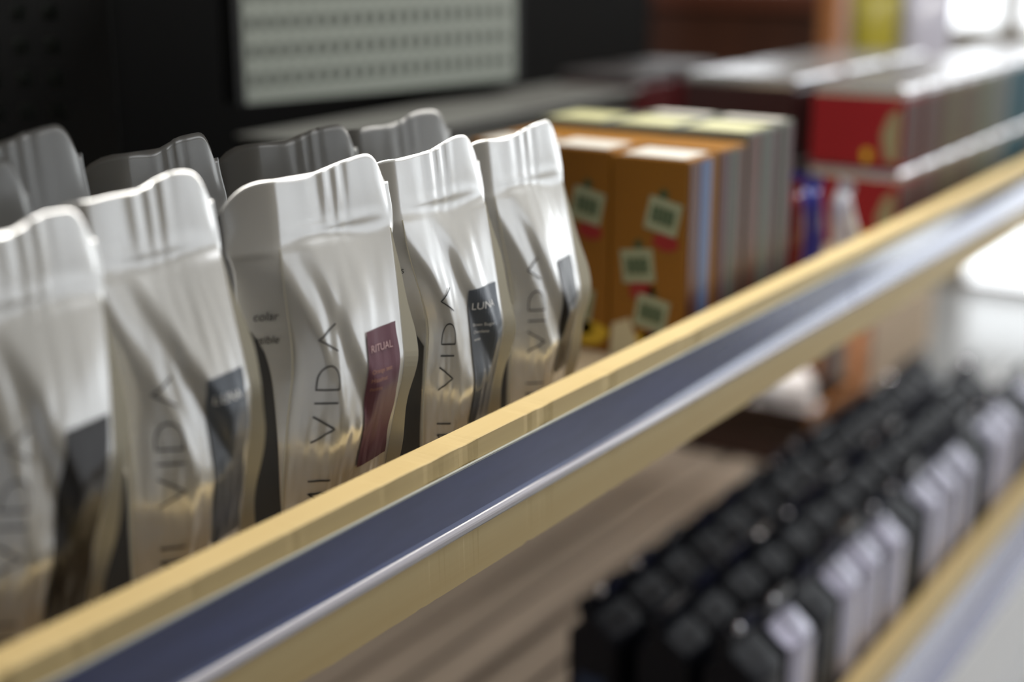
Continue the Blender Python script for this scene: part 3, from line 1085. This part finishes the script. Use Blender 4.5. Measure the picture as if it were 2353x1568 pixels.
# ------------------------------------------------------------------ black bags on the lower shelf
M_BBAG = mat('black_bag_film', (0.011, 0.012, 0.018), 0.40, spec=.2, bump=.5, bump_scale=35)
M_SHEEN = mat('painted_window_sheen', (0.40, 0.38, 0.50), 0.25, metal=.3, coat=.6)  # window reflection on the black bag fronts, put into the colour
M_GLINT = mat('glint_metal', (0.85, 0.85, 0.9), 0.18, metal=1.0)  # metal beads added on some ties only to make glints
M_NAVYB = mat('navy_print', (0.010, 0.035, 0.10), 0.3)
M_BRZ = mat('bronze_print', (0.10, 0.05, 0.025), 0.4)
M_TIE = mat('dark_blue_tie', (0.006, 0.008, 0.035), 0.6, spec=.12)
M_TIEG = mat('glossy_dark_tie', (0.02, 0.02, 0.03), 0.15, coat=1.0)
protos = []
for sd in range(3):
    b = Bag(0, 0, 0, 0.080, 0.205, 0.003, 0, 0, 0, 0, seed=40 + sd, d=0.066, zb=0, simple=True)
    b.za, b.zc = .72, .70
    meb = bag_mesh(b, 12, 5, 8, 5, 24)
    me_body = bpy.data.meshes.new('bag_body')
    for v in meb.verts:
        v.co += Vector((0, 0, 0))
        n_ = noise.noise(v.co * 40 + Vector((sd * 9, 0, 0)))
        v.co.x += n_ * .0015
        v.co.y += n_ * .002
    meb.to_mesh(me_body)
    meb.free()
    me_body.materials.append(M_BBAG)
    for p in me_body.polygons:
        p.use_smooth = True
    # folded top clip
    bmt = bmesh.new()
    box(bmt, -0.030, -0.005, 0.192, 0.030, 0.005, 0.206)
    bmesh.ops.bevel(bmt, geom=bmt.edges[:], offset=.004, segments=2, affect='EDGES')
    me_tie = bpy.data.meshes.new('tin_tie')
    bmt.to_mesh(me_tie)
    bmt.free()
    me_tie.materials.append([M_TIE, M_TIEG, M_TIE][sd])
    # prints on the left side panel
    bmp = bmesh.new()
    for (f0, f1, z0, z1) in ((-.6, .6, .03, .09),):
        vs, fs = gridrect(f0, z0, f1, z1, 4, 6)
        bv = [bmp.verts.new(b.on('l', u, z / b.H, .0012)) for u, z in vs]
        for f in fs:
            bmp.faces.new([bv[i] for i in f])
    me_pr = bpy.data.meshes.new('side_print')
    bmp.to_mesh(me_pr)
    bmp.free()
    me_pr.materials.append([M_NAVYB, M_BRZ, M_NAVYB][sd])
    bmp = bmesh.new()
    vs, fs = gridrect(-.038, .012, .036, .172, 5, 14)
    bv = [bmp.verts.new(b.on('f', u / .040, z / b.H, .0022)) for u, z in vs]
    for f in fs:
        bmp.faces.new([bv[i] for i in f])
    me_fp = bpy.data.meshes.new('sheen_panel')
    bmp.to_mesh(me_fp)
    bmp.free()
    me_fp.materials.append(M_SHEEN)
    bmp = bmesh.new()
    bmesh.ops.create_uvsphere(bmp, u_segments=12, v_segments=8, radius=.0062)
    for v in bmp.verts:
        v.co += Vector((-.026, -.004, .203))
    me_st = bpy.data.meshes.new('glint_bead')
    bmp.to_mesh(me_st)
    bmp.free()
    me_st.materials.append(M_GLINT)
    protos.append((me_body, me_tie, me_pr, me_fp, me_st))
rnd = random.Random(8)
rows = ['front', 'middle', 'back']
for rI in range(3):
    for c in range(15):
        x = 1.455 + c * 0.089 + rnd.uniform(-.003, .003) + (0.0 if rI else 0.004)
        y = 0.070 + rI * 0.095 + rnd.uniform(-.002, .002)
        if x > 2.80:
            continue
        if rI == 2 and c > 30:
            continue
        lab = ('black coffee bag with painted window sheen, lower shelf, %s row, %s from the near end' if rI == 0 and c in (1, 3, 4, 5, 7, 8, 9, 11, 12, 14) else 'black glossy coffee bag on the lower shelf, %s row, %s from the near end') % (rows[rI], ORD[c])
        root = empty('black_coffee_bag', (x, y, LZ + .0015), lab, 'coffee bag', 'black coffee bags on the lower shelf', rnd.uniform(-.05, .05))
        mb_, mt_, mp_, mf_, ms_ = protos[(c + rI) % 3]
        for nm, me in (('bag_body', mb_), ('tin_tie', mt_), ('side_print', mp_), ('sheen_panel', mf_), ('glint_bead', ms_)):
            if nm == 'sheen_panel' and (rI > 0 or c not in (1, 3, 4, 5, 7, 8, 9, 11, 12, 14)):
                continue
            if nm == 'glint_bead' and (rI * 7 + c * 5) % 11 not in (0, 3, 5, 8):
                continue
            if nm == 'side_print' and c > 0:
                continue
            o = bpy.data.objects.new(nm, me)
            COL.objects.link(o)
            o.parent = root
